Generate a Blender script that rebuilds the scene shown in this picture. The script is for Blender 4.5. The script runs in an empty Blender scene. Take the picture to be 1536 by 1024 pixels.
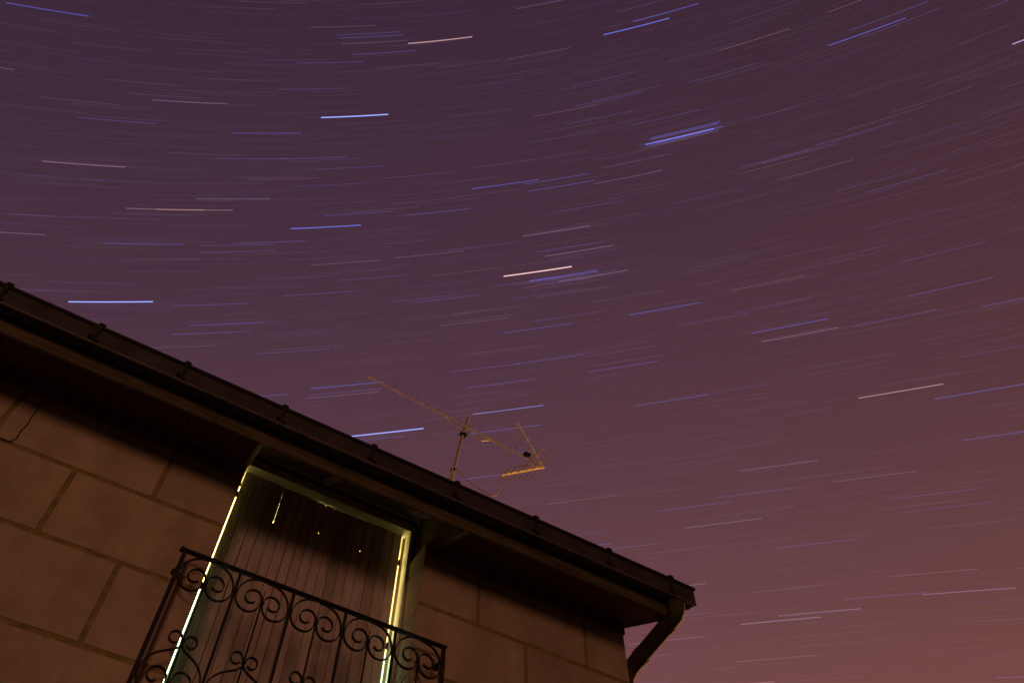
import bpy, bmesh, math, random
from mathutils import Vector, Matrix

random.seed(7)
scene = bpy.context.scene
col = scene.collection
R = math.radians

# ------------------------------------------------------------------ camera
cam_data = bpy.data.cameras.new('camera')
cam = bpy.data.objects.new('camera', cam_data)
col.objects.link(cam)
scene.camera = cam
cam_data.sensor_fit = 'HORIZONTAL'
cam_data.sensor_width = 36.0
cam_data.lens = 36.0 * 1245.0 / 1536.0
cam_data.clip_start = 0.05
cam_data.clip_end = 9000.0
rot = Matrix(((0.853159957, -0.434471373, -0.288708700),
              (-0.521649213, -0.710122830, -0.472871721),
              (0.000430587, 0.554039884, -0.832490013)))   # columns: camera right, up, back in the world
cam.matrix_world = Matrix.Translation((0.0, -4.0, 1.6)) @ rot.to_4x4()

# ------------------------------------------------------------------ night sky lit by a town low in the north-east
world = bpy.data.worlds.new('World')
scene.world = world
world.use_nodes = True
nt = world.node_tree
for n in list(nt.nodes):
    nt.nodes.remove(n)
out = nt.nodes.new('ShaderNodeOutputWorld')
bg = nt.nodes.new('ShaderNodeBackground')
bg.inputs['Strength'].default_value = 1.0
tc = nt.nodes.new('ShaderNodeTexCoord')
comb = nt.nodes.new('ShaderNodeCombineColor')
mx = nt.nodes.new('ShaderNodeVectorMath'); mx.operation = 'MAXIMUM'
mx.inputs[1].default_value = (-2, -2, -0.02)
nt.links.new(tc.outputs['Generated'], mx.inputs[0])
sq = nt.nodes.new('ShaderNodeVectorMath'); sq.operation = 'MULTIPLY'
nt.links.new(mx.outputs[0], sq.inputs[0]); nt.links.new(mx.outputs[0], sq.inputs[1])
# brightness falls off exponentially with height and with distance from the town's direction
SKY = [((0.707, 0.811, -3.142), 1.144, -1.294), ((0.568, 0.791, -2.489), 0.882, -2.460), ((0.313, 0.746, -0.478), 0.269, -3.168)]
for i, (v, q, a) in enumerate(SKY):
    dt = nt.nodes.new('ShaderNodeVectorMath'); dt.operation = 'DOT_PRODUCT'
    dt.inputs[1].default_value = v
    nt.links.new(mx.outputs[0], dt.inputs[0])
    d2 = nt.nodes.new('ShaderNodeVectorMath'); d2.operation = 'DOT_PRODUCT'
    d2.inputs[1].default_value = (0, 0, q)
    nt.links.new(sq.outputs[0], d2.inputs[0])
    ad = nt.nodes.new('ShaderNodeMath'); ad.operation = 'ADD'; ad.inputs[1].default_value = a
    nt.links.new(dt.outputs['Value'], ad.inputs[0])
    a2 = nt.nodes.new('ShaderNodeMath'); a2.operation = 'ADD'
    nt.links.new(ad.outputs[0], a2.inputs[0]); nt.links.new(d2.outputs['Value'], a2.inputs[1])
    ex = nt.nodes.new('ShaderNodeMath'); ex.operation = 'EXPONENT'
    nt.links.new(a2.outputs[0], ex.inputs[0])
    nt.links.new(ex.outputs[0], comb.inputs[i])
nt.links.new(comb.outputs[0], bg.inputs['Color'])
nt.links.new(bg.outputs[0], out.inputs[0])

# ------------------------------------------------------------------ light: street lamps in front of the house, a little below the eaves
sd = bpy.data.lights.new('street_light', 'POINT')
sd.energy = 1720
sd.shadow_soft_size = 1.5
sd.color = (1.0, 0.49, 0.275)
so = bpy.data.objects.new('street_light', sd)
col.objects.link(so)
so.location = (-5.0, -14.0, 3.6)

# a sodium street lamp round the corner of the house, to the right of the picture
ld = bpy.data.lights.new('street_lamp_light', 'POINT')
ld.energy = 4200
ld.color = (1.0, 0.42, 0.07)
ld.shadow_soft_size = 0.15
lo = bpy.data.objects.new('street_lamp_light', ld)
col.objects.link(lo)
lo.location = (12.5, 3.0, 7.6)

scene.view_settings.view_transform = 'Standard'
scene.view_settings.look = 'None'
scene.view_settings.exposure = 0.0
scene.view_settings.gamma = 1.0
scene.cycles.transparent_max_bounces = 64
scene.cycles.max_bounces = 8
scene.cycles.diffuse_bounces = 5
scene.cycles.sample_clamp_indirect = 3.0

# ------------------------------------------------------------------ materials
def mat(name, color, rough=0.8, metal=0.0, vary=0.0, scale=6.0, bump=0.0, bscale=40.0, stretch=(1, 1, 1), color2=None, grain=0.0, spec=0.3, stains=0.0):
    m = bpy.data.materials.new(name); m.use_nodes = True
    t = m.node_tree; b = t.nodes['Principled BSDF']
    b.inputs['Roughness'].default_value = rough
    b.inputs['Metallic'].default_value = metal
    b.inputs['Specular IOR Level'].default_value = spec
    b.inputs['Base Color'].default_value = (*color, 1)
    co = t.nodes.new('ShaderNodeTexCoord'); mp = t.nodes.new('ShaderNodeMapping')
    mp.inputs['Scale'].default_value = stretch
    t.links.new(co.outputs['Object'], mp.inputs['Vector'])
    if vary:
        n = t.nodes.new('ShaderNodeTexNoise'); n.inputs['Scale'].default_value = scale
        n.inputs['Detail'].default_value = 6; n.inputs['Roughness'].default_value = 0.62
        t.links.new(mp.outputs[0], n.inputs['Vector'])
        r = t.nodes.new('ShaderNodeValToRGB')
        c2 = color2 or tuple(c * (1 + vary) for c in color)
        r.color_ramp.elements[0].position = 0.32
        r.color_ramp.elements[1].position = 0.68
        r.color_ramp.elements[0].color = (*[c * (1 - vary) for c in color], 1)
        r.color_ramp.elements[1].color = (*c2, 1)
        t.links.new(n.outputs['Fac'], r.inputs['Fac'])
        last = r.outputs['Color']
        if grain:
            g = t.nodes.new('ShaderNodeTexNoise'); g.inputs['Scale'].default_value = scale * 9
            g.inputs['Detail'].default_value = 4
            t.links.new(mp.outputs[0], g.inputs['Vector'])
            mr = t.nodes.new('ShaderNodeMapRange')
            mr.inputs['From Min'].default_value = 0.3; mr.inputs['From Max'].default_value = 0.7
            mr.inputs['To Min'].default_value = 1 - grain; mr.inputs['To Max'].default_value = 1 + grain
            t.links.new(g.outputs['Fac'], mr.inputs['Value'])
            mx = t.nodes.new('ShaderNodeVectorMath'); mx.operation = 'SCALE'
            t.links.new(last, mx.inputs[0]); t.links.new(mr.outputs[0], mx.inputs['Scale'])
            last = mx.outputs[0]
        if stains:      # soot and rain streaks, long and soft, of the plaster itself
            m2 = t.nodes.new('ShaderNodeMapping'); m2.inputs['Scale'].default_value = (2.6, 2.6, 0.55)
            t.links.new(co.outputs['Object'], m2.inputs['Vector'])
            g = t.nodes.new('ShaderNodeTexNoise'); g.inputs['Scale'].default_value = 1.3
            g.inputs['Detail'].default_value = 7; g.inputs['Roughness'].default_value = 0.6
            t.links.new(m2.outputs[0], g.inputs['Vector'])
            mr = t.nodes.new('ShaderNodeMapRange')
            mr.inputs['From Min'].default_value = 0.38; mr.inputs['From Max'].default_value = 0.62
            mr.inputs['To Min'].default_value = 1 - stains; mr.inputs['To Max'].default_value = 1.0
            t.links.new(g.outputs['Fac'], mr.inputs['Value'])
            mx = t.nodes.new('ShaderNodeVectorMath'); mx.operation = 'SCALE'
            t.links.new(last, mx.inputs[0]); t.links.new(mr.outputs[0], mx.inputs['Scale'])
            last = mx.outputs[0]
        t.links.new(last, b.inputs['Base Color'])
    if bump:
        n2 = t.nodes.new('ShaderNodeTexNoise'); n2.inputs['Scale'].default_value = bscale
        n2.inputs['Detail'].default_value = 5
        t.links.new(mp.outputs[0], n2.inputs['Vector'])
        bp = t.nodes.new('ShaderNodeBump'); bp.inputs['Strength'].default_value = bump
        bp.inputs['Distance'].default_value = 0.02
        t.links.new(n2.outputs['Fac'], bp.inputs['Height'])
        t.links.new(bp.outputs[0], b.inputs['Normal'])
    return m

def emit(name, color, strength, additive=False):
    m = bpy.data.materials.new(name); m.use_nodes = True
    t = m.node_tree
    for n in list(t.nodes): t.nodes.remove(n)
    o = t.nodes.new('ShaderNodeOutputMaterial'); e = t.nodes.new('ShaderNodeEmission')
    e.inputs['Color'].default_value = (*color, 1); e.inputs['Strength'].default_value = strength
    if additive:
        tr = t.nodes.new('ShaderNodeBsdfTransparent'); a = t.nodes.new('ShaderNodeAddShader')
        t.links.new(e.outputs[0], a.inputs[0]); t.links.new(tr.outputs[0], a.inputs[1])
        t.links.new(a.outputs[0], o.inputs[0])
        m.cycles.emission_sampling = 'NONE'
    else:
        t.links.new(e.outputs[0], o.inputs[0])
    return m

M_plaster = mat('plaster', (0.345, 0.245, 0.175), 0.95, vary=0.16, scale=2.1, bump=0.35, bscale=55, grain=0.06, stains=0.20)
M_joint = mat('mortar', (0.20, 0.145, 0.05), 0.95, vary=0.3, scale=14, bump=0.5, bscale=90)
M_crack = mat('crack_shade', (0.02, 0.015, 0.015), 1.0, vary=0.3, scale=20)
M_fascia = mat('fascia_wood', (0.064, 0.045, 0.023), 0.85, vary=0.5, scale=3.0, stretch=(1, 8, 8), bump=0.5, bscale=12, grain=0.25)
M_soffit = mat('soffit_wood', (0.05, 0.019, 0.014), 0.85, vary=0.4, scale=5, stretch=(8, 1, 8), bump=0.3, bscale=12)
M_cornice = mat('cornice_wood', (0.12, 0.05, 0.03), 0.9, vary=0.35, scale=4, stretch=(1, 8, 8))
M_trim = mat('rafter_wood', (0.12, 0.075, 0.038), 0.85, vary=0.35, scale=4, stretch=(6, 1, 6), grain=0.2)
M_gutter = mat('painted_zinc', (0.031, 0.025, 0.021), 0.55, vary=0.35, scale=7, bump=0.12, bscale=25, grain=0.12)
M_gdark = mat('gutter_iron', (0.016, 0.012, 0.012), 0.7, spec=0.15, vary=0.3, scale=20)
M_lip = mat('gutter_lip_sheen', (0.075, 0.058, 0.047), 0.45, vary=0.3, scale=8)  # lighter than the gutter: the lip's reflection is put into its colour
M_pipe = mat('pipe_zinc', (0.045, 0.033, 0.026), 0.75, spec=0.12, vary=0.3, scale=9, bump=0.1, bscale=30)
SH = dict(vary=0.22, scale=2.2, stretch=(5, 5, 0.5), bump=0.3, bscale=16, grain=0.12)
M_shut = mat('shutter_wood', (0.40, 0.305, 0.29), 0.85, **SH)
M_shut_grey = mat('shutter_wood_grey', (0.34, 0.285, 0.26), 0.85, **SH)
M_shut_dark = mat('shutter_wood_dark', (0.345, 0.265, 0.245), 0.85, **SH)
M_frame = mat('door_frame_paint', (0.55, 0.53, 0.42), 0.6, vary=0.12, scale=5, bump=0.1)
M_iron = mat('wrought_iron', (0.018, 0.013, 0.021), 0.6, spec=0.15, vary=0.3, scale=30, bump=0.2, bscale=120)
M_roof = mat('roof_tile', (0.30, 0.13, 0.08), 0.9, vary=0.35, scale=5, bump=0.4)
M_mast = mat('mast_steel', (0.40, 0.36, 0.24), 0.6, metal=0.2, vary=0.25, scale=14)
M_alu = mat('aerial_aluminium', (0.85, 0.80, 0.66), 0.55, metal=0.2, vary=0.2, scale=12)
M_rod = mat('aerial_rod', (0.60, 0.42, 0.24), 0.6, metal=0.1, vary=0.2, scale=18)
M_cable = mat('aerial_cable', (0.55, 0.42, 0.38), 0.7, vary=0.15, scale=20)
M_black = mat('black_plastic', (0.012, 0.011, 0.012), 0.6, vary=0.2, scale=20)
M_asphalt = mat('asphalt', (0.05, 0.048, 0.046), 0.95, vary=0.3, scale=1.2, bump=0.4, bscale=80)
M_room = mat('room_paint', (0.7, 0.66, 0.55), 0.9, vary=0.05, scale=3)
M_curtain = emit('lit_window', (1.0, 0.78, 0.24), 7.5)
M_curtain_low = emit('lit_window_low', (0.62, 1.0, 0.56), 9.5)

# ------------------------------------------------------------------ helpers
def tag(o, label=None, cat=None, group=None, kind=None):
    if label: o['label'] = label
    if cat: o['category'] = cat
    if group: o['group'] = group
    if kind: o['kind'] = kind
    return o

def empty(name, loc=(0, 0, 0)):
    o = bpy.data.objects.new(name, None)
    o.empty_display_size = 0.2
    o.location = loc
    col.objects.link(o)
    return o

def obj(name, bm, mats, parent=None, smooth=False, bevel=0.0):
    bmesh.ops.recalc_face_normals(bm, faces=bm.faces)
    me = bpy.data.meshes.new(name)
    bm.to_mesh(me); bm.free()
    for m in (mats if isinstance(mats, (list, tuple)) else [mats]):
        me.materials.append(m)
    if smooth:
        me.polygons.foreach_set('use_smooth', [True] * len(me.polygons))
        me.set_sharp_from_angle(angle=R(35))
    o = bpy.data.objects.new(name, me)
    col.objects.link(o)
    if parent:
        o.parent = parent
        o.matrix_parent_inverse = Matrix.Translation(-parent_world(parent))
    if bevel:
        b = o.modifiers.new('bevel', 'BEVEL'); b.width = bevel; b.segments = 2; b.limit_method = 'ANGLE'
    return o

def parent_world(p):
    return Vector(p.location) if p.type == 'EMPTY' else Vector((0, 0, 0))     # part meshes sit at the world origin

def box(bm, x0, x1, y0, y1, z0, z1, mi=0, jit=0.0):
    j = lambda: random.uniform(-jit, jit)
    v = [bm.verts.new((x + j(), y, z + j())) for x in (x0, x1) for y in (y0, y1) for z in (z0, z1)]
    for f in ((0, 1, 3, 2), (4, 6, 7, 5), (0, 4, 5, 1), (2, 3, 7, 6), (0, 2, 6, 4), (1, 5, 7, 3)):
        bm.faces.new([v[i] for i in f]).material_index = mi

def prism(bm, poly, axis, a, b, mi=0):
    """poly in the two other axes, extruded along axis from a to b"""
    def P(u, w, t):
        return (t, u, w) if axis == 'x' else (u, t, w) if axis == 'y' else (u, w, t)
    A = [bm.verts.new(P(u, w, a)) for u, w in poly]
    B = [bm.verts.new(P(u, w, b)) for u, w in poly]
    n = len(poly)
    bm.faces.new(A).material_index = mi
    bm.faces.new(list(reversed(B))).material_index = mi
    for i in range(n):
        bm.faces.new((A[i], B[i], B[(i + 1) % n], A[(i + 1) % n])).material_index = mi

def smooth_path(pts, per=6):
    """Catmull-Rom through pts"""
    P = [Vector(p) for p in pts]
    P = [P[0] * 2 - P[1]] + P + [P[-1] * 2 - P[-2]]
    res = []
    for i in range(1, len(P) - 2):
        p0, p1, p2, p3 = P[i - 1:i + 3]
        for k in range(per):
            t = k / per
            res.append(0.5 * ((2 * p1) + (p2 - p0) * t + (2 * p0 - 5 * p1 + 4 * p2 - p3) * t * t + (3 * p1 - p0 - 3 * p2 + p3) * t ** 3))
    res.append(P[-2])
    return res

def tube(bm, pts, r, sides=8, r1=None, mi=0, up=None, flat=None):
    """round tube, or a flat bar (flat = (half thickness, half depth)) whose depth runs along up"""
    pts = [Vector(p) for p in pts]
    n = len(pts)
    rings = []
    prev = None
    for i, p in enumerate(pts):
        t = (pts[min(i + 1, n - 1)] - pts[max(i - 1, 0)]).normalized()
        if up is not None:
            u = Vector(up)
        elif prev is None:
            u = Vector((0, 0, 1)) if abs(t.z) < 0.9 else Vector((1, 0, 0))
        else:
            u = prev
        b = t.cross(u)
        if b.length < 1e-6: b = t.orthogonal()
        b.normalize()
        u = b.cross(t).normalized(); prev = u
        rr = r if r1 is None else r + (r1 - r) * i / (n - 1)
        if flat:
            ring = [p + b * sx * flat[0] + u * sy * flat[1] for sx, sy in ((-1, -1), (1, -1), (1, 1), (-1, 1))]
        else:
            ring = [p + (b * math.cos(2 * math.pi * k / sides) + u * math.sin(2 * math.pi * k / sides)) * rr for k in range(sides)]
        rings.append([bm.verts.new(q) for q in ring])
    s = len(rings[0])
    for i in range(n - 1):
        for k in range(s):
            bm.faces.new((rings[i][k], rings[i][(k + 1) % s], rings[i + 1][(k + 1) % s], rings[i + 1][k])).material_index = mi
    bm.faces.new(rings[0]).material_index = mi
    bm.faces.new(list(reversed(rings[-1]))).material_index = mi

def sweep_x(bm, prof, x0, x1, mi=0):
    prism(bm, prof, 'x', x0, x1, mi)

# ------------------------------------------------------------------ ground
bm = bmesh.new()
S = 1500
vs = [bm.verts.new(p) for p in ((-S, -S, 0), (S, -S, 0), (S, S, 0), (-S, S, 0))]
bm.faces.new(vs)
tag(obj('ground', bm, M_asphalt), 'dark asphalt ground in front of the house', 'ground', kind='structure')

# ------------------------------------------------------------------ the house
XL, XR = -6.5, 3.408           # facade ends (right end is the visible corner)
DX0, DX1 = 0.44, 1.75          # door opening
DZ0, DZ1 = 3.42, 5.905
house = empty('house', (0, 0, 0))
tag(house, 'old plastered house with block-line facade, overhanging eaves and one shuttered doorway', 'house')

# wall: a core with proud plaster blocks, mortar lines between them
bm = bmesh.new()
box(bm, XL, DX0, 0.007, 0.5, 0.0, 5.62, 1)
box(bm, DX1 + 0.012, XR - 0.008, 0.007, 0.5, 0.0, 5.62, 1)
box(bm, DX0, DX1 + 0.012, 0.007, 0.5, 0.0, DZ0, 1)
box(bm, XR - 0.25, XR - 0.004, 0.5, 6.9, 0.0, 5.62, 0)          # side wall
box(bm, XL, XR - 0.004, 6.9, 7.15, 0.0, 5.62, 0)                # back wall
box(bm, XL, XL + 0.25, 0.5, 6.9, 0.0, 5.62, 0)
JW = 0.0135                       # half width of a mortar line
def blocks(x0, x1, joints, z0, z1):
    xs = [x0] + [j for j in joints if x0 < j < x1] + [x1]
    for a, b in zip(xs, xs[1:]):
        l = a if a == x0 else a + JW
        r = b if b == x1 else b - JW
        v0 = len(bm.verts)
        box(bm, l, r, 0.0, 0.03, z0 + JW, z1 - JW, 0)
        bm.verts.ensure_lookup_table()
course = [0.06 + 0.4935 * k for k in range(-1, 9)]
ZC = [0.0, 0.16, 0.65, 1.15, 1.645, 2.14, 2.635, 3.13, 3.62, 4.112, 4.618, 5.093, 5.60]
LJ = {0: [0.008 - 0.872 * k for k in range(9)], 1: [-0.43 - 0.872 * k for k in range(8)]}
LJT = [0.008] + [-0.9 - 0.87 * k for k in range(7)]
RJ = {0: [2.182, 3.052], 1: [2.552]}
for i, (a, b) in enumerate(zip(ZC, ZC[1:])):
    n = len(ZC) - 2 - i              # 0 is the top course
    blocks(XL, DX0, sorted(LJT if n == 0 else LJ[n % 2]), a, b)
    blocks(DX1, XR, RJ[n % 2], a, b)
    if b <= DZ0 + 0.3:
        blocks(DX0 + 0.0001, DX1 - 0.0001, [0.9, 1.4] if n % 2 else [1.12], a, min(b, DZ0 + JW))
# blocks on the right-hand reveal of the doorway
zr = [DZ0, 3.85, 4.20, 4.60, 5.055, 5.437, 5.60]
for a, b in zip(zr, zr[1:]):
    box(bm, DX1, DX1 + 0.03, 0.0305, 0.262, a + 0.0035, b - 0.0035, 0)
    box(bm, DX0 - 0.03, DX0 - 0.0005, 0.0305, 0.262, a + 0.0035, b - 0.0035, 0)
w = obj('wall', bm, [M_plaster, M_joint], house)
b = w.modifiers.new('bevel', 'BEVEL'); b.width = 0.005; b.segments = 2; b.limit_method = 'ANGLE'

# crack that runs from the cornice down to a mortar line and along it
bm = bmesh.new()
ck = [(-0.757, 5.55), (-0.765, 5.5), (-0.778, 5.453), (-0.79, 5.413), (-0.786, 5.372), (-0.786, 5.323), (-0.784, 5.264), (-0.786, 5.222), (-0.785, 5.176), (-0.786, 5.141), (-0.798, 5.105), (-0.824, 5.1), (-0.852, 5.1)]
pts = []
for p, q in zip(ck, ck[1:]):
    for k in range(3):
        t = k / 3
        pts.append((p[0] + (q[0] - p[0]) * t + random.uniform(-.0045, .0045), -0.0005, p[1] + (q[1] - p[1]) * t))
pts.append((ck[-1][0], -0.0005, ck[-1][1]))
tube(bm, pts, 0.0, up=(0, 1, 0), flat=(0.0032, 0.0025))
obj('crack', bm, M_crack, house)

# cornice board under the eaves
for a, b in ((XL, DX0 - 0.06), (DX1 + 0.035, XR)):
    bm = bmesh.new()
    box(bm, a, b, -0.022, -0.001, 5.49, 5.575)
    obj('cornice_board', bm, M_cornice, house, bevel=0.004)

# soffit: planks across the overhang, open above the doorway
def soffit_z(y): return 5.312 + (y + 0.512) * 0.505
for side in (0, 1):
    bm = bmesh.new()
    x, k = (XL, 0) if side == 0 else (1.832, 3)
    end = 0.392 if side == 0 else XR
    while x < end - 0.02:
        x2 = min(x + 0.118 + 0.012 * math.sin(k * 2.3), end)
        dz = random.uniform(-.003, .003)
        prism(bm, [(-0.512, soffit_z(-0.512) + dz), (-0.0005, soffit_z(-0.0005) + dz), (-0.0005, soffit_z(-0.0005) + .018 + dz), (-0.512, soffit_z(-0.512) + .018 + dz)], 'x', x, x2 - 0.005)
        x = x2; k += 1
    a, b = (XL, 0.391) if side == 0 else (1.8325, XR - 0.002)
    prism(bm, [(-0.511, soffit_z(-0.511) + .0215), (-0.001, soffit_z(-0.001) + .0215), (-0.001, soffit_z(-0.001) + .03), (-0.511, soffit_z(-0.511) + .03)], 'x', a, b)  # unseen sheet added above the planks to stop light leaking through their gaps
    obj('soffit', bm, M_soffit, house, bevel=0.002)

def roof_u(y): return 5.425 + (y + 0.535) * 0.78      # underside of the roof boards
# trimmers either side of the opening, and roof boards seen above it
for a, b in ((0.392, 0.432), (1.785, 1.83)):
    bm = bmesh.new()
    prism(bm, [(-0.51, 5.305), (0.0, soffit_z(0.0) - 0.02), (0.24, soffit_z(0.24) - 0.02), (0.24, roof_u(0.24) - .002), (-0.51, roof_u(-0.51) - .002)], 'x', a, b)
    obj('rafter', bm, M_trim, house, bevel=0.004)
bm = bmesh.new()
prism(bm, [(-0.51, roof_u(-0.51) - 0.004), (0.262, roof_u(0.262) - 0.004), (0.262, roof_u(0.262) - 0.03), (-0.51, roof_u(-0.51) - 0.03)], 'x', 0.98, 1.06)
obj('rafter', bm, M_trim, house, bevel=0.004)
bm = bmesh.new()
box(bm, 0.36, 0.445, 0.031, 0.06, 5.56, 5.86)
obj('trim_board', bm, M_trim, house, bevel=0.004)

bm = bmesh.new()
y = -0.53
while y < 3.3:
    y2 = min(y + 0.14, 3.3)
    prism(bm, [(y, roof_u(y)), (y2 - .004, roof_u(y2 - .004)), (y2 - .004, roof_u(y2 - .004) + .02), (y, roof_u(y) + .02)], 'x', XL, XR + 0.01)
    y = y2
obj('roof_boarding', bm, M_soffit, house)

# roof: pantile courses as a wavy sheet, front and back slope
bm = bmesh.new()
NX = 220
def sheet(y0, z0, y1, z1):
    rows = []
    ny = 14
    for j in range(ny * 2 + 1):
        t = (j // 2 + (j % 2) * 0.98) / ny if j < ny * 2 else 1.0
        lift = 0.02 if j % 2 else 0.0
        rows.append([bm.verts.new((XL - 0.05 + (XR + 0.07 - XL) * i / NX,
                                   y0 + (y1 - y0) * t, z0 + (z1 - z0) * t - lift + 0.022 * math.sin(i * 2 * math.pi / 4.5))) for i in range(NX + 1)])
    for a, b in zip(rows, rows[1:]):
        for i in range(NX):
            bm.faces.new((a[i], a[i + 1], b[i + 1], b[i]))
RY, RZ = 3.3, 5.425 + (3.3 + 0.535) * 0.78
sheet(-0.60, roof_u(-0.60) + 0.075, RY, RZ + 0.075)
sheet(7.5, roof_u(-0.60) + 0.075, RY, RZ + 0.075)
ro = obj('roof', bm, M_roof, house, smooth=True)
sm = ro.modifiers.new('thick', 'SOLIDIFY'); sm.thickness = 0.02; sm.offset = -1
for a, b in ((XR - 0.2, XR - 0.006), (XL + 0.006, XL + 0.2)):
    bm = bmesh.new()
    prism(bm, [(0.0, 5.63), (6.9, 5.63), (RY, RZ - 0.02)], 'x', a, b)
    obj('gable', bm, M_plaster, house)
# barge board closing the end of the eaves
bm = bmesh.new()
prism(bm, [(-0.534, 5.30), (0.0, soffit_z(0) - 0.006), (0.3, soffit_z(0.3) + 0.02), (3.3, RZ - 0.12), (3.3, RZ + 0.02), (-0.534, roof_u(-0.534) + 0.02)], 'x', XR + 0.001, XR + 0.024)
obj('barge_board', bm, M_soffit, house, bevel=0.003)

# fascia board
bm = bmesh.new()
xs = [XL, -2.9, 0.12, XR + 0.0]
for a, b in zip(xs, xs[1:]):
    box(bm, a + 0.001, b - 0.001, -0.536, -0.513, 5.298, 5.47)
obj('fascia', bm, M_fascia, house, bevel=0.004)

# gutter with brackets
g_prof_out = [(-0.541, 5.515), (-0.541, 5.418), (-0.553, 5.398), (-0.575, 5.388), (-0.63, 5.378), (-0.652, 5.366), (-0.662, 5.366), (-0.662, 5.378), (-0.657, 5.384), (-0.660, 5.497)]
g_prof_in = [(-0.657, 5.497), (-0.6545, 5.39), (-0.63, 5.382), (-0.575, 5.392), (-0.555, 5.402), (-0.545, 5.42), (-0.545, 5.515)]
GX0, GX1 = -6.5, 3.535
bm = bmesh.new()
sweep_x(bm, g_prof_out + g_prof_in, GX0, GX1)
gut = obj('gutter', bm, M_gutter, house)
bm = bmesh.new()
tube(bm, [(GX0, -0.664, 5.502), (GX1 + 0.008, -0.664, 5.502)], 0.0125, 10)
obj('gutter_bead', bm, M_gdark, gut, smooth=True)
bm = bmesh.new()
tube(bm, [(GX0, -0.659, 5.368), (GX1 - 0.02, -0.659, 5.368)], 0.0075, 10)
obj('gutter_lip', bm, M_lip, gut, smooth=True)
bm = bmesh.new()
sweep_x(bm, [(-0.543, 5.512), (-0.543, 5.405), (-0.575, 5.391), (-0.63, 5.382), (-0.655, 5.372), (-0.658, 5.497)], GX1 - 0.002, GX1 + 0.004)
obj('end_cap', bm, M_gutter, gut)
bracket_x = [-1.155, -0.653, -0.155, 0.448, 1.039, 1.627, 2.22, 2.81, 3.333] + [-1.76, -2.36, -2.96, -3.56, -4.16, -4.76, -5.36, -5.96]
for i, bx in enumerate(bracket_x):
    bm = bmesh.new()
    # strap under the gutter, rising in front and hooking over the bead
    path = [(bx, -0.548, 5.395), (bx, -0.575, 5.382), (bx, -0.632, 5.372), (bx, -0.660, 5.362), (bx, -0.668, 5.385), (bx, -0.668, 5.47), (bx, -0.683, 5.497), (bx, -0.680, 5.519), (bx, -0.664, 5.525), (bx, -0.648, 5.515)]
    tube(bm, path, 0, up=(1, 0, 0), flat=(0.002, 0.007), mi=0)
    # rolled hook end and the bolt near the lower lip
    for w_, r_ in ((0.012, 0.018), (0.017, 0.0155), (0.020, 0.010)):
        tube(bm, [(bx - w_, -0.666, 5.513), (bx + w_, -0.666, 5.513)], r_, 14)
    tube(bm, [(bx - 0.018, -0.657, 5.400), (bx - 0.018, -0.678, 5.400)], 0.011, 8)
    tube(bm, [(bx + 0.018, -0.657, 5.382), (bx + 0.018, -0.676, 5.382)], 0.009, 8)
    obj('gutter_bracket', bm, [M_gdark, M_gutter], gut, smooth=True)

# downpipe: swan neck back to the side wall
bm = bmesh.new()
PR = 0.058
neck = [(3.400, -0.602, 5.385), (3.402, -0.600, 5.345), (3.408, -0.575, 5.312), (3.424, -0.50, 5.302), (3.488, -0.01, 5.302), (3.496, 0.085, 5.285), (3.496, 0.140, 5.235), (3.494, 0.150, 5.14), (3.494, 0.15, 2.0), (3.494, 0.15, 0.02)]
tube(bm, smooth_path(neck[:8], 6) + [Vector(p) for p in neck[8:]], PR, 24)
dp = obj('downpipe', bm, M_pipe, house, smooth=True)
for pq in (((3.428, -0.47, 5.302), (3.434, -0.425, 5.302)), ((3.477, -0.095, 5.302), (3.483, -0.05, 5.302)), ((3.400, -0.602, 5.40), (3.402, -0.600, 5.36))):
    bm = bmesh.new()
    tube(bm, pq, PR + 0.0045, 24)
    obj('pipe_collar', bm, M_pipe, dp, smooth=True)
for z in (4.6, 2.4):
    bm = bmesh.new()
    tube(bm, [(3.494, 0.15, z), (3.494, 0.15, z + 0.03)], PR + 0.006, 20)
    box(bm, XR - 0.004, 3.44, 0.14, 0.16, z, z + 0.03)
    obj('pipe_clip', bm, M_gdark, dp)

# door frame: jambs and head set back in the reveal
YF, YS = 0.262, 0.335
frame = None
for x0, x1, y0, y1, z0, z1, nm in ((DX1 - 0.014, DX1 + 0.012, YF, 0.46, DZ0, DZ1 - .001, 'door_frame'), (DX0, DX0 + 0.022, YF, 0.46, DZ0, DZ1 - .001, 'jamb'), (DX0 - 0.02, DX1 + 0.03, YF, 0.46, DZ1, DZ1 + 0.075, 'head'),
                                   (DX0, DX1, 0.2, 0.48, DZ0 - 0.05, DZ0 - 0.001, 'sill'), (1.7165, DX1 - 0.0145, YS + 0.024, YS + 0.034, DZ0, DZ1 - 0.002, 'stop_strip')):
    bm = bmesh.new()
    box(bm, x0, x1, y0, y1, z0, z1)
    o = obj(nm, bm, M_frame if nm != 'stop_strip' else M_shut, house if frame is None else frame, bevel=0.005 if nm != 'stop_strip' else 0.001)
    if frame is None: frame = o
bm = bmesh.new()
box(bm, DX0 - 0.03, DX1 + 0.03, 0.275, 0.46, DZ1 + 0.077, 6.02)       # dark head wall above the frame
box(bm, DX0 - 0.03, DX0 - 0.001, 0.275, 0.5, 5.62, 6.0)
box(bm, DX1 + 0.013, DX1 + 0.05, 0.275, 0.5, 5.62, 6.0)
obj('lintel', bm, M_soffit, house)

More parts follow.
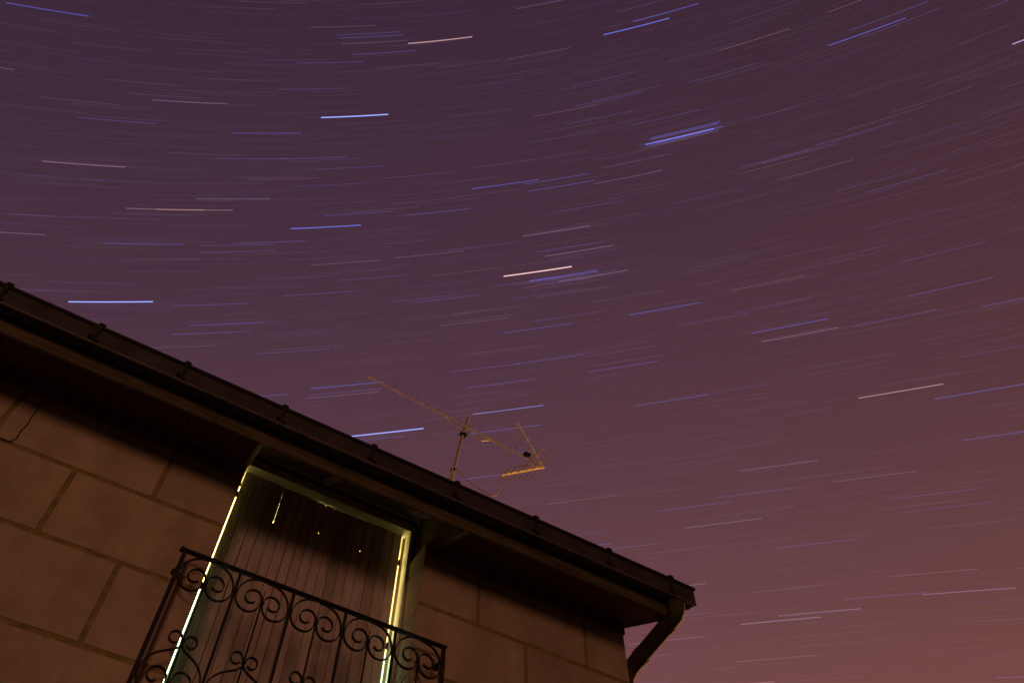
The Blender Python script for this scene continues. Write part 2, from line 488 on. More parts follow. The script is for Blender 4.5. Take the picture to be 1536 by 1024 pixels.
# four folding shutter leaves
leaf_edges = [0.4826, 0.770, 1.089, 1.407, 1.7005]
tops = [(5.9045, 5.9045), (5.9045, 5.8975), (5.8975, 5.9005), (5.903, 5.9045)]
for i in range(4):
    a, c = leaf_edges[i] + (0.0 if i == 0 else 0.002), leaf_edges[i + 1] - (0.0 if i == 3 else 0.002)
    n = 4 if i in (0, 3) else 5
    bm = bmesh.new()
    for k in range(n):
        p, q = a + (c - a) * k / n, a + (c - a) * (k + 1) / n
        zt = tops[i][0] + (tops[i][1] - tops[i][0]) * (k + .5) / n
        yo = random.uniform(-.0025, .0025)
        # plank with chamfered long edges (v-groove between boards)
        sg = -.0004 if k in (0, n - 2) else .0004
        back = YS + (.03 if 0 < k < n - 1 else .008 if (i, k) in ((0, 0), (3, n - 1)) else .012)     # edge boards are rebated thin
        prism(bm, [(p + .0012, YS + .0075), (p + .006, YS + yo), (q - .006, YS + yo), (q - max(sg, .0004) - .0008, YS + .0075), (q - sg, back), (p + .0004, back)], 'z', DZ0 + 0.006, zt, mi=1 if (i, k) in ((0, 2), (1, 0), (1, 3), (2, 2), (3, 1)) else 0)
        if k in (0, n - 2):          # unseen strip added behind a rebated board's joint to stop light leaking
            box(bm, q - .016, q + .016, YS + .0125, YS + .034, DZ0 + 0.006, zt - .0005)
        elif k < n - 2:  # unseen strip added behind the thick boards' joints, blocks light
            box(bm, q - .011, q + .011, YS + .0303, YS + .036, DZ0 + 0.006, zt - .0005)
    # ledges at the back, and unseen battens added over the leaf seams, openings shaped for the light leaks
    for z in (3.7, 4.6, 5.45 - 0.08):
        box(bm, a + .075, c - .075, YS + .0312, YS + .05, z, z + .09)
    y0, y1 = YS + .0125, YS + .026
    if i == 0:
        box(bm, c - .02, c + .022, y0, y1, DZ0 + 0.006, 5.575)
        box(bm, c - .02, c + .0003, y0, y1, 5.575, 5.60)
        box(bm, c - .02, c + .0041, y0, y1, 5.60, 5.85)
        box(bm, c - .02, c + .022, y0, y1, 5.85, 5.9043)
    elif i < 3:
        hz = 5.625 if i == 2 else 5.635
        box(bm, c - .02, c + .022, y0, y1, DZ0 + 0.006, hz)
        box(bm, c - .02, c - .0005, y0, y1, hz, hz + .014)
        box(bm, c - .02, c + .022, y0, y1, hz + 0.014, 5.897 if i == 1 else 5.900)
    sh = obj('shutter', bm, [M_shut_grey if i == 0 else M_shut, M_shut_dark], house)
    if i in (0, 3):
        hx = a if i == 0 else c
        s = -1 if i == 0 else 1
        for z in ((5.685, 4.915, 4.05) if i == 0 else (5.655, 4.965, 4.1)):
            bm = bmesh.new()
            tube(bm, [(hx + s * .007, YS + .004, z - .022), (hx + s * .007, YS + .004, z + .022)], 0.0085, 8)
            box(bm, min(hx, hx + s * .014), max(hx, hx + s * .014), YS + .004, YS + .02, z - .011, z + .011)
            obj('hinge', bm, M_gdark, sh)

# the lit window behind the shutters: plain glowing slabs for the room light, greener low down
bm = bmesh.new()
box(bm, DX0 + 0.022, DX1 - 0.014, 0.462, 0.468, 5.0, DZ1 - 0.03, 0)
box(bm, DX0 + 0.022, DX1 - 0.014, 0.462, 0.468, DZ0 + 0.03, 4.9995, 1)
obj('lit_window', bm, [M_curtain, M_curtain_low], house)

# ------------------------------------------------------------------ balcony railing
YR = -0.105
PX0, PX1, NU = 0.284, 1.897, 5
UW = (PX1 - PX0) / NU
rail = empty('balcony_railing', (1.09, YR, 3.5))
tag(rail, 'dark wrought iron balcony railing with scrollwork in front of the shuttered doorway', 'railing')
bm = bmesh.new()
box(bm, PX0 - 0.018, PX1 + 0.018, YR - 0.017, YR + 0.017, 4.746, 4.757)
tube(bm, [(PX0 - 0.020, YR - 0.017, 4.7515), (PX0 - 0.020, YR + 0.017, 4.7515)], 0.011, 10)
obj('top_rail', bm, M_iron, rail, bevel=0.0025)
bm = bmesh.new()
box(bm, PX0 - 0.010, PX1 + 0.010, YR - 0.012, YR + 0.012, 3.58, 3.594)
obj('bottom_rail', bm, M_iron, rail, bevel=0.002)
for x in (PX0, PX1):
    bm = bmesh.new()
    box(bm, x - 0.011, x + 0.011, YR - 0.011, YR + 0.011, 3.50, 4.7455)
    obj('post', bm, M_iron, rail, bevel=0.002)
    for z in (4.672, 3.60):
        bm = bmesh.new()
        tube(bm, [(x, YR + 0.0115, z), (x, 0.004, z)], 0.0095, 10)
        tube(bm, [(x, -0.012, z), (x, 0.003, z)], 0.022, 12)
        obj('wall_bracket', bm, M_iron, rail)
for k in range(1, NU):
    x = PX0 + k * UW
    bm = bmesh.new()
    box(bm, x - 0.0075, x + 0.0075, YR - 0.0075, YR + 0.0075, 3.595, 4.7455)
    obj('baluster', bm, M_iron, rail, bevel=0.0015)
for k in range(NU):
    x = PX0 + (k + .5) * UW
    bm = bmesh.new()
    tube(bm, [(x, YR, 3.595), (x, YR, 4.585)], 0.0058, 6)
    tube(bm, [(x, YR, 4.585), (x, YR, 4.63), (x, YR, 4.684)], 0.0058, 6, r1=0.002)
    obj('slim_baluster', bm, M_iron, rail)
half_top = [(.1585, 4.7405), (.125, 4.7395), (.085, 4.7285), (.047, 4.702), (.020, 4.658), (.0105, 4.612), (.015, 4.572), (.037, 4.537), (.073, 4.519), (.110, 4.522), (.139, 4.545), (.1535, 4.582), (.1535, 4.615), (.143, 4.644), (.118, 4.661), (.090, 4.658), (.068, 4.638), (.061, 4.611), (.069, 4.587), (.088, 4.575), (.108, 4.578), (.121, 4.590)]
half_low = [(.137, 4.219), (.126, 4.208), (.108, 4.208), (.093, 4.222), (.090, 4.243), (.099, 4.263), (.118, 4.273), (.137, 4.268), (.150, 4.250), (.157, 4.225), (.168, 4.200), (.190, 4.178), (.222, 4.160), (.256, 4.138), (.285, 4.107), (.304, 4.065), (.309, 4.010), (.298, 3.965), (.270, 3.935), (.235, 3.926), (.202, 3.938), (.178, 3.970), (.172, 4.010), (.182, 4.048), (.208, 4.068), (.236, 4.066), (.258, 4.048), (.264, 4.018), (.252, 3.994), (.230, 3.988), (.214, 3.998)]
def scroll_mesh(pts, mirror):
    bm = bmesh.new()
    f = (lambda u: UW - u) if mirror else (lambda u: u)
    tube(bm, smooth_path([(f(u), 0.004 if mirror else -0.004, z) for u, z in pts], 4), 0, up=(0, 1, 0), flat=(0.0032, 0.0075))
    bmesh.ops.recalc_face_normals(bm, faces=bm.faces)
    me = bpy.data.meshes.new('scroll'); bm.to_mesh(me); bm.free()
    me.materials.append(M_iron)
    return me
scrolls = [scroll_mesh(half_top, False), scroll_mesh(half_top, True), scroll_mesh(half_low, False), scroll_mesh(half_low, True)]
for k in range(NU):
    for me in scrolls:
        o = bpy.data.objects.new('scroll', me); col.objects.link(o)
        o.parent = rail
        o.matrix_parent_inverse = Matrix.Translation(-Vector(rail.location))
        o.location = (PX0 + k * UW, YR, 0)
for k in range(NU):
    xm, xb = PX0 + (k + .5) * UW, PX0 + k * UW
    for x, h, z0, z1 in ((xm, .0115, 4.588, 4.608), (xm, .0115, 4.222, 4.238), (xb, .0135, 4.606, 4.626)):
        if x == PX0: continue
        bm = bmesh.new()
        box(bm, x - h, x + h, YR - .0115, YR + .0115, z0, z1)
        obj('collar', bm, M_iron, rail, bevel=0.002)

# ------------------------------------------------------------------ television aerial
AP = Vector((2.474, 1.0, 8.326))
AD = Vector((0.999, 0.045, 0.0)).normalized()
AE = Vector((-AD.y, AD.x, 0))
def ap(s, z, e=0.0): return AP + AD * s + AE * e + Vector((0, 0, z))
aer = empty('television_aerial', (2.2, 1.0, 6.7))
tag(aer, 'thin television aerial with long boom and folded reflector on a leaning roof mast', 'aerial')
bm = bmesh.new()
tube(bm, [ap(-0.195, -1.62), ap(-0.108, -0.877), ap(-0.018, -0.119), ap(0.034, 0.166)], 0.0158, 12)
obj('mast', bm, M_mast, aer, smooth=True)
bm = bmesh.new()
tube(bm, [ap(-0.099, -0.72), ap(-0.096, -0.70)], 0.026, 12)
obj('cable_clip', bm, M_black, aer)
bm = bmesh.new()
tube(bm, [ap(-0.022, -0.14, -0.0), ap(-0.012, -0.10, -0.0)], 0.025, 8)
box(bm, *[v for a in ((-0.045, 0.02),) for v in (ap(a[0], 0).x, ap(a[1], 0).x)], AP.y - 0.036, AP.y + 0.02, AP.z - 0.138, AP.z - 0.105)
obj('mast_clamp', bm, M_black, aer)
bm = bmesh.new()
tube(bm, [ap(-1.156, -0.020, -0.03), ap(-0.40, -0.022, -0.03)], 0.0115, 4)
tube(bm, [ap(-0.42, -0.016, -0.03), ap(0.60, -0.016, -0.03)], 0.0140, 4)
tube(bm, [ap(0.58, -0.022, -0.03), ap(0.985, -0.024, -0.03)], 0.0095, 4)
obj('boom', bm, M_alu, aer)
bm = bmesh.new()
tube(bm, [ap(-0.24, -0.040, -0.03), ap(-0.163, -0.120, -0.03), ap(-0.018, -0.119, -0.03), ap(0.19, -0.116, -0.03), ap(0.284, -0.045, -0.03)], 0.0085, 6)
obj('boom_brace', bm, M_alu, aer)
for s in [-1.14 + 0.132 * k for k in range(12)]:
    bm = bmesh.new()
    tube(bm, [ap(s, -0.008, -0.070 - 0.03), ap(s, -0.008, 0.060 - 0.03)], 0.0024, 5)
    obj('director', bm, M_rod, aer)
bm = bmesh.new()
loop = [ap(0.83 + u, 0.004 + v, w - 0.03) for u, v, w in ((0, 0, -.17), (0, 0, .17), (.012, .008, .19), (.035, .016, .19), (.047, .02, .17), (.047, .02, -.17), (.035, .016, -.19), (.012, .008, -.19), (0, 0, -.17))]
tube(bm, loop, 0.0035, 6)
obj('dipole', bm, M_rod, aer)
bm = bmesh.new()
tube(bm, [ap(0.59, -0.006, -0.27), ap(0.59, -0.006, 0.12)], 0.003, 5)
obj('director', bm, M_rod, aer)
bm = bmesh.new()
box(bm, ap(0.725, 0).x, ap(0.80, 0).x, AP.y - 0.035, AP.y + 0.025, AP.z - 0.005, AP.z + 0.036)
obj('junction_box', bm, M_black, aer, bevel=0.008)
for s0, z0, s1, z1 in ((0.985, -0.045, 0.645, 0.505), (0.985, -0.030, 0.445, -0.480)):
    bm = bmesh.new()
    tube(bm, [ap(s0, z0, -0.03), ap(s1, z1, -0.03)], 0.015, 4)
    arm = obj('reflector_arm', bm, M_alu, aer)
    for k in range(6):
        t = 0.12 + 0.86 * k / 5
        hl = 0.27 if k < 2 else 0.15
        s, z = s0 + (s1 - s0) * t, z0 + (z1 - z0) * t
        bm = bmesh.new()
        tube(bm, [ap(s + .012, z, -hl - .03), ap(s + .012, z, hl - .03)], 0.0032, 5)
        obj('reflector_rod', bm, M_rod, arm)
bm = bmesh.new()
tube(bm, smooth_path([ap(0.76, -0.015, -0.05), ap(0.86, -0.05, -0.045), ap(0.925, -0.058, -0.045), ap(0.86, -0.11, -0.05), ap(0.70, -0.20, -0.05), ap(0.56, -0.33, -0.05), ap(0.467, -0.535, -0.05), ap(0.43, -0.681, -0.05), ap(0.385, -0.81, -0.05), ap(0.32, -0.86, -0.05), ap(0.254, -0.862, -0.05), ap(0.107, -0.823, -0.045), ap(0.0, -0.755, -0.03), ap(-0.06, -0.699, -0.02), ap(-0.090, -0.69, -0.022), ap(-0.112, -0.712, -0.025), ap(-0.130, -0.80, -0.025), ap(-0.150, -0.95, -0.025), ap(-0.20, -1.3, -0.025), ap(-0.225, -1.6, -0.025)], 6), 0.0058, 7)
obj('cable', bm, M_cable, aer, smooth=True)

# ------------------------------------------------------------------ stars: the turned sky of a long exposure night, arcs about the celestial pole
POLE = Vector((-0.46702903, -0.52130923, 0.71422725))
UU = Vector((-0.74481912, 0.66726642, 0.0))
VV = Vector((-0.47657987, -0.53197011, -0.69991387))
RS = 3000.0
ARC = 4.937
def sky_dir(th, ph):
    th, ph = R(th), R(ph)
    return POLE * math.cos(th) + (UU * math.cos(ph) + VV * math.sin(ph)) * math.sin(th)
def trail(bm, th, ph, r, segs=10, sides=5):
    tube(bm, [sky_dir(th, ph + ARC * (k / segs - .5)) * RS for k in range(segs + 1)], r, sides)

# polar distance, hour angle of the middle (degrees), colour, brightness, label
STARS = [
 (56.379, -54.338, 'b', 3.0, 'blue star trail curving into the top left corner'),
 (61.215, -56.218, 'p', 1.2, 'very faint pinkish star trail, nearest such above the cream trail in the upper left'),
 (60.767, -63.152, 'w', 2.0, 'fine white star trail right of the cream trail in the upper left'),
 (62.151, -58.448, 'v', 1.8, 'faint violet star trail above the cream trail in the upper left'),
 (59.798, -60.140, 'p', 1.0, 'very faint pinkish star trail, second such above the cream trail in the upper left'),
 (56.105, -74.459, 'w', 1.2, 'very faint white star trail left of the cream trail near the top edge'),
 (56.582, -76.261, 'v', 1.8, 'faint violet star trail left of the cream trail near the top edge'),
 (56.779, -76.466, 'v', 2.0, 'fine violet star trail, second such left of the cream trail near the top edge'),
 (57.130, -76.681, 'p', 1.5, 'faint pinkish star trail left of the cream trail near the top edge'),
 (57.776, -77.309, 'v', 2.0, 'fine violet star trail, nearest such left of the cream trail near the top edge'),
 (58.238, -73.219, 'v', 2.0, 'fine violet star trail above the bright trail high over the doorway'),
 (61.609, -74.666, 'bw', 5.0, 'bright blue-white star trail high over the doorway, brightest in the upper sky'),
 (62.562, -68.266, 'v', 2.3, 'fine violet star trail left of the bright trail high over the doorway'),
 (59.836, -71.768, 'v', 1.5, 'faint violet star trail above the bright trail high over the doorway'),
 (57.327, -81.676, 'pw', 4.0, 'cream star trail near the top edge, brightest of the cream ones there'),
 (58.972, -88.969, 'p', 1.5, 'faint pinkish star trail right of the cream trail near the top edge'),
 (58.967, -83.547, 'p', 1.0, 'very faint pinkish star trail below the cream trail near the top edge'),
 (62.816, -90.402, 'p', 1.5, 'faint pinkish star trail above the blue trail below the tight bundle'),
 (62.618, -93.607, 'v', 2.0, 'fine violet star trail left of the tight bundle of blue trails'),
 (61.305, -93.469, 'v', 1.5, 'faint violet star trail below the bright blue trail near the top edge'),
 (63.665, -92.643, 'v', 1.5, 'faint violet star trail left of the tight bundle of blue trails'),
 (64.456, -89.892, 'v', 1.5, 'faint violet star trail above the blue trail below the tight bundle'),
 (58.268, -98.803, 'b', 3.0, 'clear blue star trail right of the bright blue trail near the top edge'),
 (58.628, -96.503, 'b', 4.0, 'bright blue star trail near the top edge, lower and brighter of a pair'),
 (61.353, -104.442, 'p', 2.0, 'fine pinkish star trail left of the blue trail in the top right corner'),
 (62.743, -101.882, 'v', 1.5, 'faint violet star trail, second such above the tight bundle of blue trails'),
 (64.565, -97.469, 'v', 1.5, 'faint violet star trail, nearest such above the tight bundle of blue trails'),
 (59.945, -105.310, 'v', 1.2, 'very faint violet star trail left of the blue trail in the top right corner'),
 (65.977, -98.135, 'b', 4.2, 'brightest blue star trail in the tight bundle of parallel trails'),
 (65.973, -98.763, 'b', 3.0, 'clear blue star trail right of the tight bundle of blue trails'),
 (65.701, -98.525, 'b', 2.7, 'clear blue star trail, nearest such above the tight bundle of blue trails'),
 (65.626, -98.657, 'b', 2.5, 'clear blue star trail, second such above the tight bundle of blue trails'),
 (66.116, -98.417, 'b', 2.0, 'fine blue star trail right of the tight bundle of blue trails'),
 (67.850, -94.084, 'w', 1.8, 'faint white star trail below the tight bundle of blue trails'),
 (70.168, -106.508, 'p', 1.8, 'faint pinkish star trail right of the tight bundle of blue trails'),
 (69.198, -103.936, 'p', 1.4, 'very faint pinkish star trail right of the tight bundle of blue trails'),
 (68.811, -104.277, 'v', 1.5, 'faint violet star trail, nearest such right of the tight bundle of blue trails'),
 (68.912, -105.752, 'v', 1.8, 'faint violet star trail, second such right of the tight bundle of blue trails'),
 (70.168, -99.261, 'v', 1.0, 'very faint violet star trail below the tight bundle of blue trails'),
 (62.630, -113.005, 'v', 2.0, 'fine violet star trail above the blue trail in the top right corner'),
 (63.056, -111.522, 'b', 3.3, 'clear blue star trail in the top right corner, brightest there'),
 (63.239, -113.698, 'v', 1.5, 'faint violet star trail right of the blue trail in the top right corner'),
 (68.074, -114.153, 'p', 1.2, 'very faint pinkish star trail below the blue trail in the top right corner'),
 (68.660, -109.408, 'v', 2.0, 'fine violet star trail below the blue trail in the top right corner'),
 (69.929, -113.304, 'v', 1.3, 'very faint violet star trail below the blue trail in the top right corner'),
 (64.887, -56.363, 'pw', 2.7, 'cream star trail sloping down to the right in the upper left sky'),
 (67.388, -61.276, 'pw', 2.6, 'cream star trail forming the left half of the overlapping double trail'),
 (67.395, -63.151, 'pw', 2.6, 'cream star trail forming the right half of the overlapping double trail'),
 (69.572, -59.831, 'b', 2.3, 'fine blue star trail below the cream double trail'),
 (73.187, -57.782, 'bw', 5.0, 'bright blue-white star trail lying level over the left end of the roof'),
 (72.011, -56.671, 'v', 1.0, 'very faint violet star trail above the bright trail over the left roof'),
 (68.070, -54.569, 'v', 1.2, 'very faint violet star trail below the cream trail in the upper left'),
 (64.146, -67.164, 'v', 1.8, 'faint violet star trail, third such right of the cream double trail'),
 (64.170, -71.421, 'v', 1.8, 'faint violet star trail, second such below the bright trail high over the doorway'),
 (64.890, -73.936, 'v', 1.5, 'faint violet star trail, nearest such below the bright trail high over the doorway'),
 (65.428, -69.251, 'p', 1.3, 'very faint pinkish star trail above the vivid blue trail over the doorway'),
 (66.687, -65.696, 'w', 1.9, 'faint white star trail right of the cream double trail'),
 (68.678, -71.900, 'b', 4.0, 'vivid blue star trail over the doorway, midway up the sky'),
 (67.916, -74.304, 'b', 2.0, 'fine blue star trail right of the vivid blue trail over the doorway'),
 (67.756, -76.263, 'p', 1.0, 'very faint pinkish star trail right of the vivid blue trail over the doorway'),
 (69.518, -67.946, 'v', 2.0, 'fine violet star trail left of the vivid blue trail over the doorway'),
 (69.650, -65.724, 'v', 1.8, 'faint violet star trail, nearest such right of the cream double trail'),
 (70.074, -65.786, 'v', 1.8, 'faint violet star trail, second such right of the cream double trail'),
 (71.128, -73.098, 'p', 1.9, 'faint pinkish star trail below the vivid blue trail over the doorway'),
 (65.930, -72.448, 'v', 1.0, 'very faint violet star trail above the vivid blue trail over the doorway'),
 (71.050, -79.046, 'w', 1.4, 'very faint white star trail right of the vivid blue trail over the doorway'),
 (72.262, -75.023, 'v', 1.5, 'faint violet star trail, nearest such below the vivid blue trail over the doorway'),
 (68.252, -80.122, 'b', 2.0, 'fine blue star trail left of the blue trail below the tight bundle'),
 (65.704, -78.959, 'v', 1.3, 'very faint violet star trail left of the blue trail below the tight bundle'),
 (71.938, -69.563, 'v', 1.0, 'very faint violet star trail below the vivid blue trail over the doorway'),
 (66.956, -85.137, 'b', 3.0, 'blue star trail below left of the tight bundle, brightest of three'),
 (67.116, -88.945, 'b', 2.4, 'fine blue star trail right of the blue trail below the tight bundle'),
 (67.620, -89.180, 'b', 2.5, 'clear blue star trail right of the blue trail below the tight bundle'),
 (70.560, -88.386, 'w', 2.2, 'fine white star trail above the thick cream trail over the aerial'),
 (71.775, -89.149, 'b', 2.1, 'fine blue star trail above the thick cream trail over the aerial'),
 (72.137, -89.762, 'w', 2.2, 'fine white star trail, nearest such right of the thick cream trail over the aerial'),
 (73.104, -86.627, 'pw', 5.0, 'thick cream orange-tinted star trail high over the aerial, brightest of its kind'),
 (73.698, -88.388, 'b', 3.0, 'clear blue star trail, nearest such right of the thick cream trail over the aerial'),
 (73.622, -88.429, 'b', 2.6, 'clear blue star trail, second such right of the thick cream trail over the aerial'),
 (73.975, -90.495, 'w', 2.3, 'fine white star trail, second such right of the thick cream trail over the aerial'),
 (73.962, -88.928, 'b', 1.8, 'faint blue star trail right of the thick cream trail over the aerial'),
 (73.690, -85.748, 'b', 1.5, 'faint blue star trail below the thick cream trail over the aerial'),
 (74.695, -87.115, 'v', 1.5, 'faint violet star trail, nearest such below the thick cream trail over the aerial'),
 (74.823, -88.812, 'p', 1.4, 'very faint pinkish star trail right of the thick cream trail over the aerial'),
 (70.883, -82.906, 'v', 1.4, 'very faint violet star trail, nearest such left of the thick cream trail over the aerial'),
 (69.267, -91.098, 'v', 1.5, 'faint violet star trail right of the blue trail below the tight bundle'),
 (74.159, -79.781, 'v', 2.0, 'fine violet star trail left of the thick cream trail over the aerial'),
 (73.963, -78.510, 'v', 1.3, 'very faint violet star trail, second such left of the thick cream trail over the aerial'),
 (72.489, -81.484, 'p', 1.0, 'very faint pinkish star trail left of the thick cream trail over the aerial'),
 (73.466, -63.766, 'v', 2.0, 'fine violet star trail right of the bright trail over the left roof'),
 (74.762, -64.822, 'b', 2.2, 'fine blue star trail, second such right of the bright trail over the left roof'),
 (75.290, -63.788, 'b', 2.2, 'fine blue star trail, nearest such right of the bright trail over the left roof'),
 (73.066, -71.011, 'v', 1.7, 'faint violet star trail, second such below the vivid blue trail over the doorway'),
 (76.801, -69.027, 'v', 1.9, 'faint violet star trail above the blue trail behind the aerial boom tip'),
 (75.615, -69.470, 'v', 1.3, 'very faint violet star trail above the blue trail behind the aerial boom tip'),
 (79.373, -72.457, 'b', 3.0, 'blue star trail crossing behind the tip of the aerial boom'),
 (79.811, -72.315, 'v', 1.9, 'faint violet star trail below the blue trail behind the aerial boom tip'),
 (80.005, -72.046, 'w', 1.7, 'faint white star trail below the blue trail behind the aerial boom tip'),
 (82.814, -74.846, 'bw', 5.0, 'thickest pale blue star trail, ending left of the aerial just above the gutter'),
 (83.179, -73.520, 'b', 2.0, 'fine blue star trail left of the bright trail left of the aerial'),
 (75.961, -81.719, 'p', 1.8, 'faint pinkish star trail below the thick cream trail over the aerial'),
 (75.273, -82.643, 'p', 1.2, 'very faint pinkish star trail below the thick cream trail over the aerial'),
 (76.955, -86.110, 'b', 2.3, 'fine blue star trail below the thick cream trail over the aerial'),
 (76.452, -88.325, 'v', 1.5, 'faint violet star trail, second such below the thick cream trail over the aerial'),
 (79.198, -82.098, 'v', 2.0, 'fine violet star trail above the pale trail just over the aerial'),
 (79.197, -86.655, 'b', 2.2, 'fine blue star trail, second such above the pale trail just over the aerial'),
 (80.398, -83.090, 'b', 2.2, 'fine blue star trail, nearest such above the pale trail just over the aerial'),
 (82.257, -83.268, 'bw', 3.4, 'pale blue star trail just over the mast top of the aerial'),
 (83.558, -82.943, 'b', 2.5, 'clear blue star trail below the pale trail just over the aerial'),
 (80.417, -91.508, 'b', 2.3, 'fine blue star trail below the blue trail right of the thick cream trail'),
 (86.567, -81.983, 'b', 2.4, 'fine blue star trail, nearest such below the pale trail just over the aerial'),
 (76.991, -95.054, 'b', 2.9, 'clear blue star trail right of the thick cream trail'),
 (76.585, -102.064, 'p', 1.8, 'faint pinkish star trail above the blue trail above the salmon trail'),
 (78.297, -98.013, 'v', 1.5, 'faint violet star trail right of the blue trail right of the thick cream trail'),
 (78.104, -102.125, 'v', 1.5, 'faint violet star trail above the blue trail above the salmon trail'),
 (79.620, -102.897, 'b', 2.9, 'blue star trail left above the salmon trail, with a pink trail beneath'),
 (80.297, -103.451, 'w', 2.3, 'fine white star trail below the blue trail above the salmon trail'),
 (79.355, -91.644, 'v', 1.5, 'faint violet star trail below the blue trail right of the thick cream trail'),
 (80.047, -91.882, 'p', 1.2, 'very faint pinkish star trail below the blue trail right of the thick cream trail'),
 (83.163, -94.421, 'b', 2.5, 'clear blue star trail below the blue trail right of the thick cream trail'),
 (83.124, -98.513, 'v', 1.0, 'very faint violet star trail below the blue trail above the salmon trail'),
 (79.258, -112.676, 'b', 2.0, 'fine blue star trail, second such above the salmon trail at far right'),
 (77.078, -112.693, 'v', 1.8, 'faint violet star trail right of the blue trail above the salmon trail'),
 (80.417, -109.266, 'b', 2.0, 'fine blue star trail, nearest such above the salmon trail at far right'),
 (84.949, -108.609, 'pw', 3.5, 'salmon coloured star trail at far right, halfway up the frame'),
 (85.755, -112.855, 'b', 2.8, 'clear blue star trail right of the salmon trail at far right'),
 (82.530, -106.251, 'v', 1.0, 'very faint violet star trail above the salmon trail at far right'),
 (71.808, -110.020, 'v', 1.5, 'faint violet star trail, nearest such below the blue trail in the top right corner'),
 (72.336, -111.716, 'v', 1.8, 'faint violet star trail, second such below the blue trail in the top right corner'),
 (74.575, -111.196, 'v', 1.3, 'very faint violet star trail above the blue trail above the salmon trail'),
 (88.437, -100.531, 'w', 1.9, 'faint white star trail left of the salmon trail at far right'),
 (88.922, -87.458, 'p', 1.6, 'faint pinkish star trail below the pale trail just over the aerial'),
 (90.312, -94.722, 'v', 1.8, 'faint violet star trail, second such above the whitish trail right of the downpipe'),
 (89.919, -98.697, 'v', 1.5, 'faint violet star trail, nearest such above the whitish trail right of the downpipe'),
 (91.602, -96.416, 'w', 2.0, 'fine white star trail above the whitish trail right of the downpipe'),
 (89.907, -106.075, 'w', 1.5, 'faint white star trail below the salmon trail at far right'),
 (93.541, -101.893, 'v', 2.0, 'fine violet star trail above the whitish trail right of the downpipe'),
 (91.377, -109.286, 'v', 1.3, 'very faint violet star trail below the salmon trail at far right'),
 (92.253, -109.825, 'v', 1.5, 'faint violet star trail below the salmon trail at far right'),
 (97.109, -109.764, 'w', 2.3, 'fine white star trail, second such right of the whitish trail right of the downpipe'),
 (97.006, -105.256, 'v', 1.8, 'faint violet star trail, nearest such right of the whitish trail right of the downpipe'),
 (97.623, -101.256, 'w', 2.3, 'fine white star trail, nearest such right of the whitish trail right of the downpipe'),
 (97.910, -98.856, 'w', 2.6, 'whitish star trail right of the downpipe, brighter of two near parallel ones'),
 (100.071, -98.161, 'p', 1.8, 'faint pinkish star trail below the whitish trail right of the downpipe'),
 (95.916, -108.155, 'p', 1.6, 'faint pinkish star trail right of the whitish trail right of the downpipe'),
 (98.392, -91.583, 'w', 1.5, 'faint white star trail left of the whitish trail right of the downpipe'),
 (59.911, -49.898, 'p', 2.0, 'fine pinkish star trail below the blue trail in the top left corner'),
 (69.200, -51.596, 'w', 2.0, 'fine white star trail below the cream trail in the upper left'),
 (65.734, -51.998, 'v', 1.0, 'very faint violet star trail left of the cream trail in the upper left'),
 (56.055, -90.303, 'w', 1.5, 'faint white star trail left of the bright blue trail near the top edge'),
 (57.482, -97.595, 'v', 1.5, 'faint violet star trail above the bright blue trail near the top edge'),
 (61.180, -112.003, 'p', 2.0, 'fine pinkish star trail above the blue trail in the top right corner'),
 (66.617, -121.682, 'w', 4.0, 'white star trail cut by the right edge near the top'),
 (64.250, -121.148, 'v', 1.3, 'very faint violet star trail above the white trail at the right edge'),
 (69.975, -119.050, 'v', 1.3, 'very faint violet star trail, second such below the white trail at the right edge'),
 (68.778, -120.303, 'v', 1.3, 'very faint violet star trail, nearest such below the white trail at the right edge'),
 (79.619, -66.024, 'b', 2.4, 'fine blue star trail left of the blue trail behind the aerial boom tip'),
 (80.829, -116.592, 'v', 2.0, 'fine violet star trail above the salmon trail at far right'),
 (83.529, -114.745, 'v', 1.3, 'very faint violet star trail right of the salmon trail at far right'),
 (88.473, -113.841, 'b', 2.4, 'fine blue star trail right of the salmon trail at far right'),
 (92.002, -86.517, 'b', 2.4, 'fine blue star trail, second such below the pale trail just over the aerial'),
 (92.371, -89.520, 'v', 1.3, 'very faint violet star trail, second such left of the whitish trail right of the downpipe'),
 (91.179, -86.217, 'v', 1.0, 'very faint violet star trail below the pale trail just over the aerial'),
 (101.378, -95.328, 'p', 2.8, 'clear pinkish star trail below the whitish trail right of the downpipe'),
 (101.816, -112.608, 'v', 1.9, 'faint violet star trail, second such right of the whitish trail right of the downpipe'),
 (95.231, -92.218, 'w', 2.0, 'fine white star trail left of the whitish trail right of the downpipe'),
 (97.050, -92.394, 'v', 1.3, 'very faint violet star trail, nearest such left of the whitish trail right of the downpipe'),
]
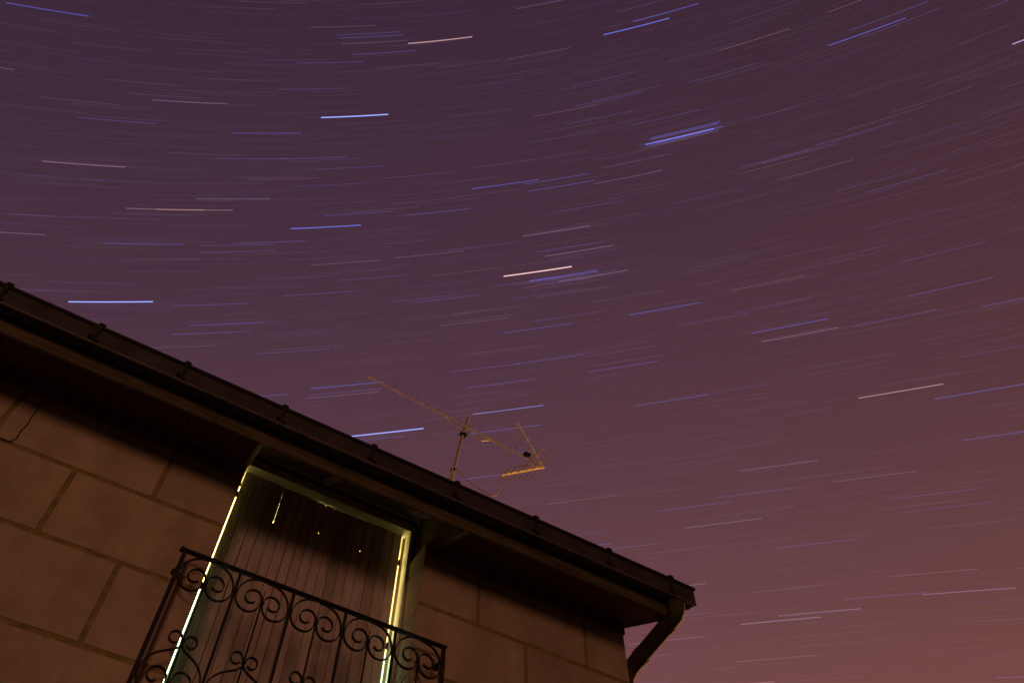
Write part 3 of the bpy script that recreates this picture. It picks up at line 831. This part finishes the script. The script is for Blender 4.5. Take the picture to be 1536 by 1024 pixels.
COL = {'b': (0.15, 0.21, 1.0), 'bw': (0.27, 0.38, 1.0), 'v': (0.26, 0.24, 1.0), 'w': (0.72, 0.62, 1.0), 'p': (1.0, 0.58, 0.62), 'pw': (1.0, 0.60, 0.58)}
GAIN = {'b': 1.0, 'bw': 1.0, 'v': 0.95, 'w': 0.85, 'p': 0.6, 'pw': 0.75}
cache = {}
for th, ph, c, br, lab in STARS:
    key = (c, br)
    if key not in cache:
        s = 0.024 * 2.25 ** br * GAIN[c]
        if br >= 4.9: s *= 1.0
        cache[key] = emit('starlight', COL[c], min(s, 1.15) * 0.5, additive=True)
    bm = bmesh.new()
    r = 1.22 + 0.13 * br + (0.12 if br >= 4.9 else 0.0)
    trail(bm, th, ph, r)
    o = obj('star_trail', bm, cache[key])
    tag(o, lab, 'star trail', group='star trails in the night sky')

# the countless fainter stars
rnd = random.Random(11)
fwd = rot @ Vector((0, 0, -1))
for i in range(1):
    bm = bmesh.new()
    cnt = 0
    levels = []
    while cnt < 4200:
        v = Vector((rnd.gauss(0, 1), rnd.gauss(0, 1), rnd.gauss(0, 1))).normalized()
        if v.dot(fwd) < math.cos(R(43)): continue
        th = math.degrees(math.acos(v.dot(POLE)))
        ph = math.degrees(math.atan2(v.dot(VV), v.dot(UU)))
        if cnt < 26:        # the haze of faint members around the two clusters
            th, ph = (STARS[28][0] + rnd.gauss(0, .35), STARS[28][1] + rnd.gauss(0, .5)) if cnt < 16 else (STARS[77][0] + rnd.gauss(0, .6), STARS[77][1] + rnd.gauss(0, .9))
        m = min(3, int(rnd.expovariate(1.1))) if cnt >= 26 else rnd.choice((2, 3))
        c = rnd.choice((0, 0, 1, 1, 2))
        f0 = len(bm.faces)
        trail(bm, th, ph, rnd.uniform(1.15, 1.6), segs=6, sides=4)
        bm.faces.ensure_lookup_table()
        for f in bm.faces[f0:]: f.material_index = m * 3 + c
        cnt += 1
    ms = []
    for m in range(4):
        for c in ('v', 'w', 'p'):
            ms.append(emit('faint_starlight', COL[c], (0.013, 0.021, 0.031, 0.043)[m] * GAIN[c] * 0.5, additive=True))
    o = obj('faint_star_trails', bm, ms)
    tag(o, 'countless faint thin star trails filling the whole night sky', 'star trails', kind='stuff')
